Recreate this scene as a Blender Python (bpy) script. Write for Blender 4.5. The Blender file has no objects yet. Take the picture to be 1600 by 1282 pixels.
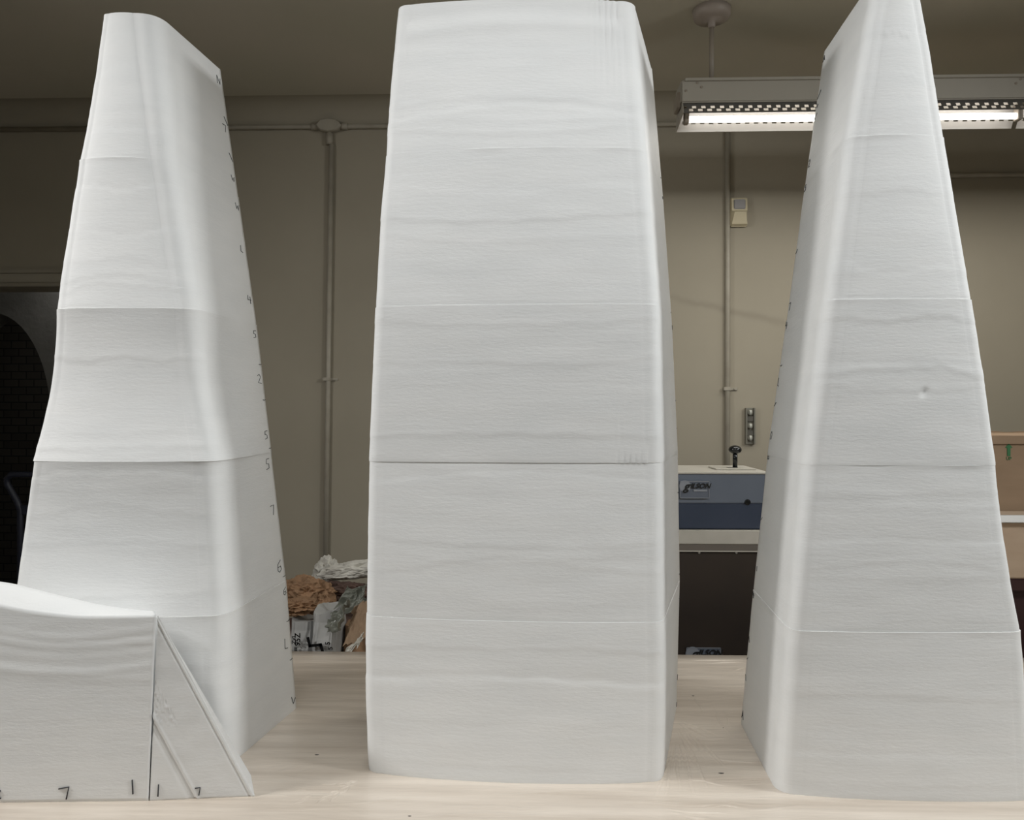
import bpy, bmesh, math, random
from mathutils import Vector, Matrix, noise
sc = bpy.context.scene
C = sc.collection
F = 1200.0; CX = 800.0; CY = 641.0; CAMZ = 1.60
YAW = math.radians(1.65)

# ---------------------------------------------------------------- camera
cam = bpy.data.cameras.new('camera'); camo = bpy.data.objects.new('camera', cam); C.objects.link(camo)
cam.sensor_fit = 'HORIZONTAL'; cam.sensor_width = 36.0; cam.lens = 36.0 * F / 1600.0
camo.location = (0, 0, CAMZ); camo.rotation_euler = (math.radians(90), 0, YAW)
cam.clip_start = 0.05
sc.camera = camo
# ---------------------------------------------------------------- world, exposure, main lamps, added fills
w = bpy.data.worlds.new('world'); sc.world = w; w.use_nodes = True
w.node_tree.nodes['Background'].inputs[0].default_value = (0.6, 0.7, 0.8, 1)
w.node_tree.nodes['Background'].inputs[1].default_value = 0.05
sc.view_settings.view_transform = 'Standard'; sc.view_settings.look = 'None'
sc.view_settings.exposure = 0.12; sc.view_settings.gamma = 1.0
sc.view_settings.use_curve_mapping = False
def area(name, loc, aim, sx, sy, power, col, spread=180):
    l = bpy.data.lights.new(name, 'AREA'); l.shape = 'RECTANGLE'; l.size = sx; l.size_y = sy
    l.energy = power; l.color = col; l.spread = math.radians(spread)
    o = bpy.data.objects.new(name, l); C.objects.link(o); o.location = loc
    o.rotation_euler = (Vector(aim) - Vector(loc)).to_track_quat('-Z', 'Y').to_euler()
    return o
area('lamp_row_left', (-2.60, 0.88, 2.70), (-0.3, 1.58, 1.1), 0.5, 0.16, 16, (1.0, 0.99, 0.97), 125)
area('lamp_row_right', (2.60, 0.88, 2.70), (0.3, 1.58, 1.1), 0.5, 0.16, 16.5, (0.97, 0.99, 0.99), 125)
area('lamp_row_overhead', (0.0, 0.95, 2.95), (0.0, 1.14, 1.2), 2.0, 0.14, 7.6, (0.97, 0.99, 1.0), 140)
area('lamp_row_rear', (0.0, -1.0, 2.72), (0.0, 0.3, 1.2), 1.8, 0.16, 4.8, (0.99, 1.0, 0.97), 120)
area('lamp_wall_row', (1.6, 2.76, 2.605), (1.6, 2.76, 0), 2.35, 0.07, 13.5, (1.0, 0.97, 0.90))
area('fill_passage', (-2.2, 3.85, 2.50), (-2.2, 4.0, 0), 0.6, 0.10, 1.1, (1.0, 0.98, 0.95))  # added fill without a fixture, brightens the grey arch wall
area('fill_rear_room', (-2.4, 4.6, 2.50), (-2.4, 4.6, 0), 0.6, 0.2, 2.6, (1.0, 0.96, 0.9))  # unseen fill added to lift the brick behind the arch

# ---------------------------------------------------------------- helpers
def cw(cx, d, z):            # plan position measured from the camera axis -> world
    return Vector((cx*math.cos(YAW) - d*math.sin(YAW), cx*math.sin(YAW) + d*math.cos(YAW), z))
def atd(px, py, d):          # point at camera depth d
    return cw((px-CX)/F*d, d, CAMZ + (CY-py)/F*d)
def at(px, py, Y):           # point on world plane y = Y
    a = (px-CX)/F; b = (CY-py)/F
    dy = math.cos(YAW) + a*math.sin(YAW); dx = -math.sin(YAW) + a*math.cos(YAW)
    t = Y/dy
    return Vector((dx*t, Y, CAMZ + b*t))
def link(name, me, m=None, parent=None, smooth=False):
    o = bpy.data.objects.new(name, me); C.objects.link(o)
    if m:
        for mm in (m if isinstance(m, (list, tuple)) else [m]): me.materials.append(mm)
    if parent: o.parent = parent
    if smooth:
        for p in me.polygons: p.use_smooth = True
    return o
def obj(name, bm, m=None, parent=None, smooth=False):
    bmesh.ops.recalc_face_normals(bm, faces=bm.faces)
    me = bpy.data.meshes.new(name); bm.to_mesh(me); bm.free()
    return link(name, me, m, parent, smooth)
def tag(o, label, cat, group=None):
    o['label'] = label; o['category'] = cat
    if group: o['group'] = group
    return o
def thing(name, label, cat, loc=(0, 0, 0), group=None, rz=0):
    o = bpy.data.objects.new(name, None); C.objects.link(o); o.location = loc; o.rotation_euler = (0, 0, rz)
    o.empty_display_size = 0.05
    return tag(o, label, cat, group)
def struct(o):
    o['kind'] = 'structure'; return o
def box(bm, a, b, bev=0.0, mi=0):
    x0, y0, z0 = a; x1, y1, z1 = b
    r = bmesh.ops.create_cube(bm, size=1.0)
    for v in r['verts']:
        v.co = Vector(((x0+x1)/2 + v.co.x*(x1-x0), (y0+y1)/2 + v.co.y*(y1-y0), (z0+z1)/2 + v.co.z*(z1-z0)))
    fs = set(f for v in r['verts'] for f in v.link_faces)
    for f in fs: f.material_index = mi
    if bev > 0:
        es = list(set(e for v in r['verts'] for e in v.link_edges))
        bmesh.ops.bevel(bm, geom=es, offset=bev, segments=2, affect='EDGES')
def tube(bm, pts, r, n=10, mi=0, cap=True, radii=None):
    pts = [Vector(p) for p in pts]; rings = []
    T0 = None
    for i, p in enumerate(pts):
        if i == 0: t = pts[1]-pts[0]
        elif i == len(pts)-1: t = pts[-1]-pts[-2]
        else: t = (pts[i+1]-pts[i]).normalized() + (pts[i]-pts[i-1]).normalized()
        t.normalize()
        if T0 is None:
            u = t.orthogonal().normalized()
        else:
            u = T0.rotation_difference(t) @ u; u = (u - t*u.dot(t)).normalized()
        T0 = t; v = t.cross(u); rr = radii[i] if radii else r
        rings.append([bm.verts.new(p + (u*math.cos(2*math.pi*k/n) + v*math.sin(2*math.pi*k/n))*rr) for k in range(n)])
    for a, b in zip(rings[:-1], rings[1:]):
        for k in range(n):
            f = bm.faces.new((a[k], a[(k+1) % n], b[(k+1) % n], b[k])); f.material_index = mi; f.smooth = True
    if cap:
        f = bm.faces.new(rings[0][::-1]); f.material_index = mi
        f = bm.faces.new(rings[-1]); f.material_index = mi
def lathe(bm, c, prof, n=32, axis='Z'):
    rings = []
    for r, h in prof:
        ring = []
        for k in range(n):
            a = 2*math.pi*k/n
            if axis == 'Z': v = Vector((r*math.cos(a), r*math.sin(a), h))
            elif axis == 'Y': v = Vector((r*math.cos(a), h, r*math.sin(a)))
            else: v = Vector((h, r*math.cos(a), r*math.sin(a)))
            ring.append(bm.verts.new(Vector(c)+v))
        rings.append(ring)
    for a, b in zip(rings[:-1], rings[1:]):
        for k in range(n): bm.faces.new((a[k], a[(k+1) % n], b[(k+1) % n], b[k])).smooth = True
    bm.faces.new(rings[0][::-1]); bm.faces.new(rings[-1])
def text_bm(s, size, shear=0.0, bold=0.0, ext=0.0006):
    cu = bpy.data.curves.new('lettering', 'FONT'); cu.body = s; cu.size = size; cu.shear = shear
    cu.offset = bold; cu.extrude = ext; cu.align_x = 'CENTER'; cu.align_y = 'CENTER'; cu.resolution_u = 4
    o = bpy.data.objects.new('lettering_tmp', cu); C.objects.link(o)
    bpy.context.view_layer.update()
    dg = bpy.context.evaluated_depsgraph_get()
    me = bpy.data.meshes.new_from_object(o.evaluated_get(dg))
    bm = bmesh.new(); bm.from_mesh(me)
    bpy.data.objects.remove(o); bpy.data.curves.remove(cu); bpy.data.meshes.remove(me)
    return bm
def text(name, s, size, mat4, m, parent, **k):
    bm = text_bm(s, size, **k); bm.transform(mat4)
    return obj(name, bm, m, parent)

# ---------------------------------------------------------------- materials
def mat(name, col, rough=0.6, metal=0.0, emit=None, est=0.0):
    m = bpy.data.materials.new(name); m.use_nodes = True
    b = m.node_tree.nodes['Principled BSDF']
    b.inputs['Base Color'].default_value = (*col, 1); b.inputs['Roughness'].default_value = rough
    b.inputs['Metallic'].default_value = metal
    if emit: b.inputs['Emission Color'].default_value = (*emit, 1); b.inputs['Emission Strength'].default_value = est
    return m
def nd(m, t, **k):
    n = m.node_tree.nodes.new(t)
    for a, v in k.items():
        if a.startswith('i_'): n.inputs[a[2:].replace('_', ' ')].default_value = v
        else: setattr(n, a, v)
    return n
def lk(m, a, b): m.node_tree.links.new(a, b)
def bsdf(m): return m.node_tree.nodes['Principled BSDF']
def coords(m, scale=(1, 1, 1), rot=(0, 0, 0)):
    tc = nd(m, 'ShaderNodeTexCoord'); mp = nd(m, 'ShaderNodeMapping')
    mp.inputs['Scale'].default_value = scale; mp.inputs['Rotation'].default_value = rot
    lk(m, tc.outputs['Object'], mp.inputs['Vector']); return mp.outputs['Vector']
def vary(m, c1, c2, scale=5, vec=(1, 1, 1), detail=4, lo=0.35, hi=0.65, rough=0.5, rot=(0, 0, 0)):
    v = coords(m, vec, rot); n = nd(m, 'ShaderNodeTexNoise', i_Scale=scale, i_Detail=detail, i_Roughness=rough)
    r = nd(m, 'ShaderNodeValToRGB'); lk(m, v, n.inputs['Vector']); lk(m, n.outputs['Fac'], r.inputs['Fac'])
    r.color_ramp.elements[0].position = lo; r.color_ramp.elements[0].color = (*c1, 1)
    r.color_ramp.elements[1].position = hi; r.color_ramp.elements[1].color = (*c2, 1)
    lk(m, r.outputs['Color'], bsdf(m).inputs['Base Color']); return r
def bump(m, scale, strength, dist=0.01, vec=(1, 1, 1), detail=4, rough=0.6, prev=None):
    v = coords(m, vec); n = nd(m, 'ShaderNodeTexNoise', i_Scale=scale, i_Detail=detail, i_Roughness=rough)
    lk(m, v, n.inputs['Vector'])
    b = nd(m, 'ShaderNodeBump', i_Strength=strength, i_Distance=dist)
    lk(m, n.outputs['Fac'], b.inputs['Height'])
    if prev: lk(m, prev.outputs['Normal'], b.inputs['Normal'])
    lk(m, b.outputs['Normal'], bsdf(m).inputs['Normal']); return b

FOAM = mat('white_foam', (0.83, 0.84, 0.84), 0.62)
vary(FOAM, (0.82, 0.83, 0.83), (0.86, 0.865, 0.86), 6, (1, 1, 3), 3, 0.3, 0.7)
b0 = bump(FOAM, 75, 0.17, 0.0030, (0.8, 0.8, 3.2), 5, 0.65)
b1 = bump(FOAM, 9, 0.14, 0.004, (0.5, 0.5, 6), 3, 0.5, b0)
bsdf(FOAM).inputs['Specular IOR Level'].default_value = 0.35
FOAM_C = mat('white_foam_cut_edge', (0.86, 0.86, 0.85), 0.7)
bump(FOAM_C, 180, 0.7, 0.004, (1, 1, 1), 4, 0.7)
PENCIL = mat('graphite_marks', (0.03, 0.03, 0.035), 0.6)
WALL = mat('beige_wall_paint', (0.43, 0.39, 0.31), 0.75)
WRAMP = vary(WALL, (0.320, 0.288, 0.222), (0.368, 0.332, 0.26), 1.3, (1, 1, 1), 5, 0.3, 0.7)
bump(WALL, 14, 0.15, 0.004)
def math_(m, op, a, b=None):
    n_ = nd(m, 'ShaderNodeMath', operation=op)
    for i_, v_ in ((0, a), (1, b)):
        if v_ is None: continue
        if isinstance(v_, (int, float)): n_.inputs[i_].default_value = v_
        else: lk(m, v_, n_.inputs[i_])
    return n_.outputs[0]
# faint diagonal smear of dirt on the back wall, right of the middle tower
_tc = nd(WALL, 'ShaderNodeTexCoord'); _sp = nd(WALL, 'ShaderNodeSeparateXYZ'); lk(WALL, _tc.outputs['Object'], _sp.inputs[0])
_P = at(1050, 466, 3.55); _Q = at(1240, 508, 3.55); _sl = (_Q.z-_P.z)/(_Q.x-_P.x)
_zl = math_(WALL, 'ADD', math_(WALL, 'MULTIPLY', math_(WALL, 'SUBTRACT', _sp.outputs['X'], _P.x), _sl), _P.z)
_n = nd(WALL, 'ShaderNodeTexNoise', i_Scale=9.0, i_Detail=4.0); lk(WALL, _tc.outputs['Object'], _n.inputs['Vector'])
_e = math_(WALL, 'ADD', math_(WALL, 'SUBTRACT', _sp.outputs['Z'], _zl), math_(WALL, 'MULTIPLY', math_(WALL, 'SUBTRACT', _n.outputs['Fac'], 0.5), 0.05))
_g = math_(WALL, 'EXPONENT', math_(WALL, 'MULTIPLY', math_(WALL, 'POWER', math_(WALL, 'ABSOLUTE', math_(WALL, 'DIVIDE', _e, 0.016)), 2.0), -1.0))
_xr = math_(WALL, 'EXPONENT', math_(WALL, 'MULTIPLY', math_(WALL, 'POWER', math_(WALL, 'ABSOLUTE', math_(WALL, 'DIVIDE', math_(WALL, 'SUBTRACT', _sp.outputs['X'], (_P.x+_Q.x)/2), 0.32)), 4.0), -1.0))
_f = math_(WALL, 'MULTIPLY', math_(WALL, 'MULTIPLY', _g, _xr), 0.28)
_mx = nd(WALL, 'ShaderNodeMix', data_type='RGBA'); lk(WALL, _f, _mx.inputs[0]); lk(WALL, WRAMP.outputs['Color'], _mx.inputs[6]); _mx.inputs[7].default_value = (0.16, 0.14, 0.11, 1)
lk(WALL, _mx.outputs[2], bsdf(WALL).inputs['Base Color'])
WALLR = WALL
CEIL = mat('ceiling_paint', (0.40, 0.37, 0.30), 0.8)
vary(CEIL, (0.54, 0.515, 0.42), (0.58, 0.54, 0.45), 1.6, (1, 1, 1), 3)
bump(CEIL, 20, 0.12, 0.003)
FLOOR = mat('grey_concrete_floor', (0.2, 0.19, 0.17), 0.7)
vary(FLOOR, (0.14, 0.13, 0.12), (0.24, 0.22, 0.2), 3)
CREAM = mat('painted_metal_conduit', (0.46, 0.42, 0.34), 0.5)
vary(CREAM, (0.335, 0.305, 0.245), (0.385, 0.355, 0.29), 12)
TRIM = mat('painted_wood_trim', (0.42, 0.38, 0.30), 0.6)
vary(TRIM, (0.30, 0.27, 0.21), (0.36, 0.33, 0.265), 4, (0.3, 1, 6))

# table film-covered wood
WOOD = mat('pale_plywood_under_film', (0.6, 0.5, 0.4), 0.38)
vary(WOOD, (0.56, 0.48, 0.40), (0.76, 0.68, 0.59), 5, (0.45, 6.5, 1), 6, 0.28, 0.66, 0.6)
v = coords(WOOD, (1.4, 5.5, 1)); n1 = nd(WOOD, 'ShaderNodeTexNoise', i_Scale=3.5, i_Detail=6.0, i_Roughness=0.55, i_Distortion=1.4)
lk(WOOD, v, n1.inputs['Vector'])
bb = nd(WOOD, 'ShaderNodeBump', i_Strength=0.35, i_Distance=0.012); lk(WOOD, n1.outputs['Fac'], bb.inputs['Height'])
lk(WOOD, bb.outputs['Normal'], bsdf(WOOD).inputs['Coat Normal'])
bsdf(WOOD).inputs['Coat Weight'].default_value = 0.6; bsdf(WOOD).inputs['Coat Roughness'].default_value = 0.16
FILM = mat('clear_plastic_film_edge', (0.8, 0.76, 0.7), 0.2)
WOODP = mat('raw_timber', (0.50, 0.38, 0.25), 0.6); vary(WOODP, (0.42, 0.31, 0.2), (0.56, 0.44, 0.3), 5, (1, 1, 8))

# ---------------------------------------------------------------- room shell
YW = 3.55; ZC = 3.03; XL = -3.4; XR = 3.4; YF = -3.0
def plain_box(name, a, b, m): 
    bm = bmesh.new(); box(bm, a, b); return struct(obj(name, bm, m))
plain_box('floor', (XL-0.1, YF-0.1, -0.1), (XR+0.1, 6.0, 0), FLOOR)
plain_box('ceiling', (XL-0.1, YF-0.1, ZC), (XR+0.1, YW+0.15, ZC+0.1), CEIL)
plain_box('wall_left', (XL-0.1, YF, 0), (XL, YW, ZC), WALL)
plain_box('wall_right', (XR, YF, 0), (XR+0.1, YW, ZC), WALL)
plain_box('wall_front', (XL-0.1, YF-0.1, 0), (XR+0.1, YF, ZC), WALL)
# back wall with a wide doorway at the left
door_r = at(150, 640, YW).x; door_top = at(50, 449, YW).z
bm = bmesh.new()
box(bm, (door_r, YW, 0), (XR+0.1, YW+0.15, ZC)); box(bm, (XL-0.1, YW, door_top), (door_r, YW+0.15, ZC))
box(bm, (XL-0.1, YW, 0), (door_r-1.45, YW+0.15, door_top))
struct(obj('wall_back', bm, WALL))
# plaster cove between wall and ceiling
bm = bmesh.new(); n = 16; R = 0.095; prev = None
for k in range(n+1):
    a = math.pi/2*k/n
    y = YW-R+R*math.sin(a); z = ZC-R+R*math.cos(a)
    cur = (bm.verts.new((XL, y, z)), bm.verts.new((XR, y, z)))
    if prev: bm.faces.new((prev[0], prev[1], cur[1], cur[0])).smooth = True
    else: first = cur
    prev = cur
dup_ = [bm.verts.new(v_.co) for v_ in (*first, *prev)]
c = (bm.verts.new((XL, YW, ZC)), bm.verts.new((XR, YW, ZC)))
bm.faces.new((dup_[2], dup_[3], c[1], c[0])); bm.faces.new((c[0], c[1], dup_[1], dup_[0]))
struct(obj('trim_1', bm, WALL))
# door header boards
za = at(50, 424, YW).z; zb = at(50, 443, YW).z
bm = bmesh.new()
box(bm, (XL, YW-0.022, za-0.012), (door_r+0.14, YW, za+0.008), 0.002)
box(bm, (XL, YW-0.014, zb), (door_r+0.13, YW, za-0.012), 0.002)
box(bm, (XL, YW-0.024, door_top), (door_r+0.13, YW, zb), 0.003)
struct(obj('trim_2', bm, TRIM))
bm = bmesh.new(); box(bm, (door_r, YW-0.018, 0), (door_r+0.13, YW, door_top), 0.003)
struct(obj('trim_3', bm, TRIM))

# room behind the doorway: grey plastered wall with a low brick arch
GREY = mat('grey_mottled_plaster', (0.12, 0.12, 0.115), 0.85)  # grey, mottled at random
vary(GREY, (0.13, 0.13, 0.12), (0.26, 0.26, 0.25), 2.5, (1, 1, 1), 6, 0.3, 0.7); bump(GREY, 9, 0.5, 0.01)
BRICK = mat('dark_brick', (0.05, 0.045, 0.04), 0.85)  # dark brick with darker mortar
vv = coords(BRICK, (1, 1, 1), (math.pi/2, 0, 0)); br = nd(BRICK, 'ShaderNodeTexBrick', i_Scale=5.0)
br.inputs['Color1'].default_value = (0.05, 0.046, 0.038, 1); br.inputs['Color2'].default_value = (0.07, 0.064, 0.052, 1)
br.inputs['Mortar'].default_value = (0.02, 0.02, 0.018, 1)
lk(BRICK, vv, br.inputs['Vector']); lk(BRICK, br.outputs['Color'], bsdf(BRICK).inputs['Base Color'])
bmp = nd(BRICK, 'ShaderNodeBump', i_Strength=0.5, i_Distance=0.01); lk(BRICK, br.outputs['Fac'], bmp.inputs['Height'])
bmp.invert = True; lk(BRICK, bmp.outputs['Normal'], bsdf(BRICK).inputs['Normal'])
YA = 4.0
ac = at(-12, 640, YA).x; aw = at(79, 640, YA).x - ac; atop = at(0, 489, YA).z; asp = at(0, 655, YA).z
bm = bmesh.new()
arc = [(ac + aw*math.cos(math.pi*k/24), asp + (atop-asp)*math.sin(math.pi*k/24)) for k in range(25)]
pts = [(ac+aw, 0)] + arc + [(ac-aw, 0)]
X0, X1, Z1 = XL-0.4, -0.9, 2.6
def wallring(y):
    return [bm.verts.new((x, y, z)) for x, z in pts]
for y in (YA, YA+0.25):
    inn = [bm.verts.new((x, y, z)) for x, z in pts]
    out = [bm.verts.new((X1, y, 0)), bm.verts.new((X1, y, asp))]
    m_ = len(arc)
    for k in range(m_):
        t = k/(m_-1)
        out.append(bm.verts.new((X1 + (X0-X1)*t, y, Z1)))
    # outer path matching inner path count
    outp = [out[0]] + out[2:] + [bm.verts.new((X0, y, 0))]
    for k in range(len(inn)-1):
        bm.faces.new((inn[k], outp[k], outp[k+1], inn[k+1]))
    bm.verts.remove(out[1])
    if y == YA: inn0 = inn
for k in range(len(inn0)-1): bm.faces.new((inn0[k], inn0[k+1], inn[k+1], inn[k]))
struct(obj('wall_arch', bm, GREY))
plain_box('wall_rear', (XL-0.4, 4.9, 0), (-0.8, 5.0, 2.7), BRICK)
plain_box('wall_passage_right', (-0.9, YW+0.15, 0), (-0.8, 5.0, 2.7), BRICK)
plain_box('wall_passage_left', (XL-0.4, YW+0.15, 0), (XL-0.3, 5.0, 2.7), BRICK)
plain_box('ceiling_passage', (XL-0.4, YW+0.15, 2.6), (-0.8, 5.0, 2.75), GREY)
# ---------------------------------------------------------------- conduits on the wall
def conduit(label, paths, r, clips=(), boxes=()):
    t = thing('conduit', label, 'conduit', tuple(paths[0][0]), 'painted conduits on the back wall')
    o0 = Vector(paths[0][0])
    for p in paths:
        bm = bmesh.new(); tube(bm, [Vector(q)-o0 for q in p], r, 12)
        obj('pipe', bm, CREAM, t)
    for c in clips:
        bm = bmesh.new(); c = Vector(c)-o0
        box(bm, (c.x-r*1.5, c.y-r*1.2, c.z-0.008), (c.x+r*1.5, c.y+r, c.z+0.008), 0.002)
        box(bm, (c.x+r*1.2, c.y+r-0.006, c.z-0.006), (c.x+r*4.2, c.y+r, c.z+0.006), 0.001)
        lathe(bm, (c.x+r*3.0, c.y+r-0.008, c.z), [(0.003, -0.001), (0.004, 0.001), (0.004, 0.004)], 10, 'Y')
        obj('pipe_clip', bm, CREAM, t)
    for b in boxes:
        bm = bmesh.new(); b = Vector(b)-o0
        lathe(bm, (b.x, b.y, b.z), [(0.046, 0.0105), (0.052, 0.0), (0.052, -0.022), (0.045, -0.030)], 8, 'Y')
        for v_ in bm.verts: v_.co.z = b.z + (v_.co.z-b.z)*0.60; v_.co.x = b.x + (v_.co.x-b.x)*1.15
        for s in (-1, 1): tube(bm, [(b.x+s*0.045, b.y, b.z), (b.x+s*0.085, b.y, b.z)], r*1.35, 12)
        tube(bm, [(b.x, b.y, b.z-0.03), (b.x, b.y, b.z-0.085)], r*1.35, 12)
        obj('junction_box', bm, CREAM, t)
    return t
rc = 0.0115; Yc = YW-rc
conduit('long horizontal conduit under the ceiling with a junction box',
        [[at(-60, 203, Yc), at(515, 198, Yc), at(1060, 194, Yc), at(1130, 194, Yc)]], rc,
        [], [at(515, 198, Yc)])
conduit('vertical drop conduit on the wall between the left and middle towers',
        [[at(518, 226, Yc), at(507, 1000, Yc)]], rc, [at(511, 593, Yc)])
conduit('vertical beige conduit on the wall right of the middle tower beside the sensor',
        [[at(1137, 200, Yc), at(1137, 420, Yc), at(1136, 1000, Yc)]], rc,
        [at(1136, 608, Yc)], [])
conduit('short horizontal conduit seen right of the right tower',
        [[at(1440, 275, Yc), at(1700, 272, Yc)]], 0.010)

# wall sensor
s0 = at(1153, 333, YW)
t = thing('motion_sensor', 'small beige motion sensor fixed to the wall beside the vertical conduit', 'sensor', tuple(s0))
BEI = mat('aged_cream_plastic', (0.62, 0.55, 0.38), 0.45)
GRL = mat('grey_sensor_lens', (0.30, 0.29, 0.29), 0.35)
bm = bmesh.new()
W_, H_ = 0.035, 0.063
prof = [(-H_, -0.018), (-H_+0.006, -0.03), (-0.005, -0.043), (0.004, -0.030), (H_-0.004, -0.026), (H_, -0.018)]
box(bm, (-W_-0.003, -0.018, -H_-0.003), (W_+0.003, 0, H_+0.003), 0.004)
r0 = None
for z, y in prof:
    k = 1.0 if z < -0.03 or z > 0.0 else 0.72
    cur = [bm.verts.new((-W_*k, y, z)), bm.verts.new((W_*k, y, z)), bm.verts.new((W_, -0.016, z)), bm.verts.new((-W_, -0.016, z))]
    if r0:
        for k2 in range(4): bm.faces.new((r0[k2], r0[(k2+1) % 4], cur[(k2+1) % 4], cur[k2]))
    else: bm.faces.new(cur)
    r0 = cur
bm.faces.new(r0[::-1])
obj('sensor_body', bm, BEI, t)
bm = bmesh.new(); box(bm, (-0.026, -0.034, 0.010), (0.026, -0.026, 0.054), 0.003); obj('sensor_lens', bm, GRL, t)['label'] = 'grey lens window'

# spirit level hung on the wall
s0 = at(1171, 666, YW)
t = thing('spirit_level', 'short metal spirit level hanging upright on the wall above the blue machine', 'spirit level', tuple(s0))
ALU = mat('worn_aluminium', (0.27, 0.26, 0.22), 0.45, 0.6); VIAL = mat('pale_vial', (0.55, 0.56, 0.50), 0.2)
DKM = mat('dark_recess', (0.10, 0.095, 0.08), 0.6)
bm = bmesh.new(); box(bm, (-0.022, -0.022, -0.083), (-0.015, 0, 0.083), 0.001); box(bm, (0.015, -0.022, -0.083), (0.022, 0, 0.083), 0.001)
box(bm, (-0.015, -0.008, -0.083), (0.015, -0.002, 0.083)); obj('rail', bm, ALU, t)
for z0, z1 in ((-0.045, -0.02), (0.02, 0.045)):
    bm = bmesh.new(); box(bm, (-0.015, -0.016, z0), (0.015, -0.008, z1), 0.002); obj('web', bm, DKM, t)
for z in (0.062, 0.0, -0.055):
    bm = bmesh.new(); lathe(bm, (0, -0.010, z), [(0.0135, 0.002), (0.0135, -0.006), (0.010, -0.007)], 20, 'Y'); v0 = obj('vial_ring', bm, ALU, t)
    bm = bmesh.new(); tube(bm, [(-0.0, -0.019, z-0.011), (0, -0.019, z+0.011)], 0.0055, 10); obj('vial', bm, VIAL, v0)

# ---------------------------------------------------------------- ceiling light
GREYP = mat('white_enamel_aged', (0.36, 0.335, 0.285), 0.5)
TUBE = mat('fluorescent_tube', (1, 1, 1), 0.4, 0, (1.0, 0.96, 0.92), 5.0)
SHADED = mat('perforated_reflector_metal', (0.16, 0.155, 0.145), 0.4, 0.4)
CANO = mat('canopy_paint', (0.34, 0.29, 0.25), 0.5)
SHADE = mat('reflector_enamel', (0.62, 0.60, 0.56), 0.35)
BRN = mat('painted_stem', (0.30, 0.26, 0.21), 0.45)
def make_light(xl, cy, label, L=1.22, bays=2):
    cx = xl + L*bays/2
    t = thing('ceiling_light', label, 'ceiling light', (cx, cy, ZC))
    H = L*bays/2; z0 = -0.352; z1 = -0.272
    bm = bmesh.new()
    box(bm, (-H, -0.055, z0), (H, 0.055, z1), 0.004)
    box(bm, (-H+0.012, -0.064, z1-0.008), (H, 0.064, z1+0.002), 0.001)
    obj('housing', bm, GREYP, t)
    for q in range(bays):
        for x, z in ((-H+q*L+0.055, -0.285), (-H+q*L+0.070, -0.300), (-H+q*L+0.016, -0.312), (-H+(q+1)*L-0.055, -0.285), (-H+(q+1)*L-0.070, -0.300)):
            bm = bmesh.new(); lathe(bm, (x, -0.0555, z), [(0.0042, 0.001), (0.0042, -0.0015), (0.002, -0.002)], 10, 'Y'); obj('screw', bm, BRN, t)
    for s in (-1, 1):
        bm = bmesh.new(); box(bm, (s*(H+0.004)-0.006, -0.035, z0-0.010), (s*(H+0.004)+0.006, 0.035, z0+0.045), 0.002); obj('end_plug', bm, BRN, t)
        bm = bmesh.new(); A_ = [(-0.048, z0+0.001), (0.048, z0+0.001), (0.076, z0-0.058), (-0.066, z0-0.040)]
        va = [bm.verts.new((s*(H-0.004), y, z)) for y, z in A_]; vb = [bm.verts.new((s*(H-0.007), y, z)) for y, z in A_]
        bm.faces.new(va); bm.faces.new(vb[::-1])
        for k in range(4): bm.faces.new((va[k], va[(k+1) % 4], vb[(k+1) % 4], vb[k]))
        obj('end_cap', bm, GREYP, t)
    for q in range(bays):
        x0 = -H+q*L+0.008; x1 = x0+L-0.016
        for s in (-1, 1):
            bm = bmesh.new()
            A = Vector((0, s*0.045, z0)); B = Vector((0, s*0.074, z0-0.058)); d = (B-A)
            def strip(xa_, xb_, v0_, v1_):
                vs = [A + d*vv_ + Vector((sx, 0, 0)) for sx, vv_ in ((xa_, v0_), (xb_, v0_), (xb_, v1_), (xa_, v1_))]
                a = [bm.verts.new(p) for p in vs]; b = [bm.verts.new(p+Vector((0, -s*0.0012, 0))) for p in vs]
                bm.faces.new(a); bm.faces.new(b[::-1])
                for k in range(4): bm.faces.new((a[k], a[(k+1) % 4], b[(k+1) % 4], b[k]))
            strip(x0, x1, 0, 0.20); strip(x0, x1, 0.38, 0.43); strip(x0, x1, 0.60, 1.0 if s > 0 else 0.72)
            P = 0.0325; nsl = int((x1-x0)/P)
            for (va, vb, off, fr) in ((0.20, 0.38, 0.35, 0.55), (0.43, 0.60, 0.0, 0.50)):
                for k in range(nsl+1):
                    c = x0 + (k+off)*P
                    if c < x1: strip(max(x0, c), min(x1, c+P*fr), va, vb)
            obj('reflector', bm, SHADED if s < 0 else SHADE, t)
        tb = bmesh.new(); tube(tb, [(x0+0.03, 0, z0-0.040), (x1-0.03, 0, z0-0.040)], 0.0110, 14); obj('fluorescent_tube', tb, TUBE, t)
        for s in (0, 1):
            x = x0+0.02 if s == 0 else x1-0.02
            bm = bmesh.new(); box(bm, (x-0.008, -0.016, z0-0.056), (x+0.008, 0.016, z0), 0.002); obj('lamp_holder', bm, BRN, t)
    for x in (-H+0.118, H-0.118):
        st = bmesh.new(); tube(st, [(x, 0, z1), (x, 0, -0.045)], 0.0085, 12); so = obj('stem', st, BRN, t)
        bm = bmesh.new(); lathe(bm, (x, 0, 0), [(0.010, -0.066), (0.013, -0.062), (0.013, -0.044), (0.045, -0.040), (0.060, -0.034), (0.066, -0.022), (0.066, 0)], 36); obj('canopy', bm, CANO, t)
    return t
lx0 = at(1060, 190, 2.76).x
make_light(lx0, 2.76, 'slotted strip light with a lit tube hanging before the back wall')

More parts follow.
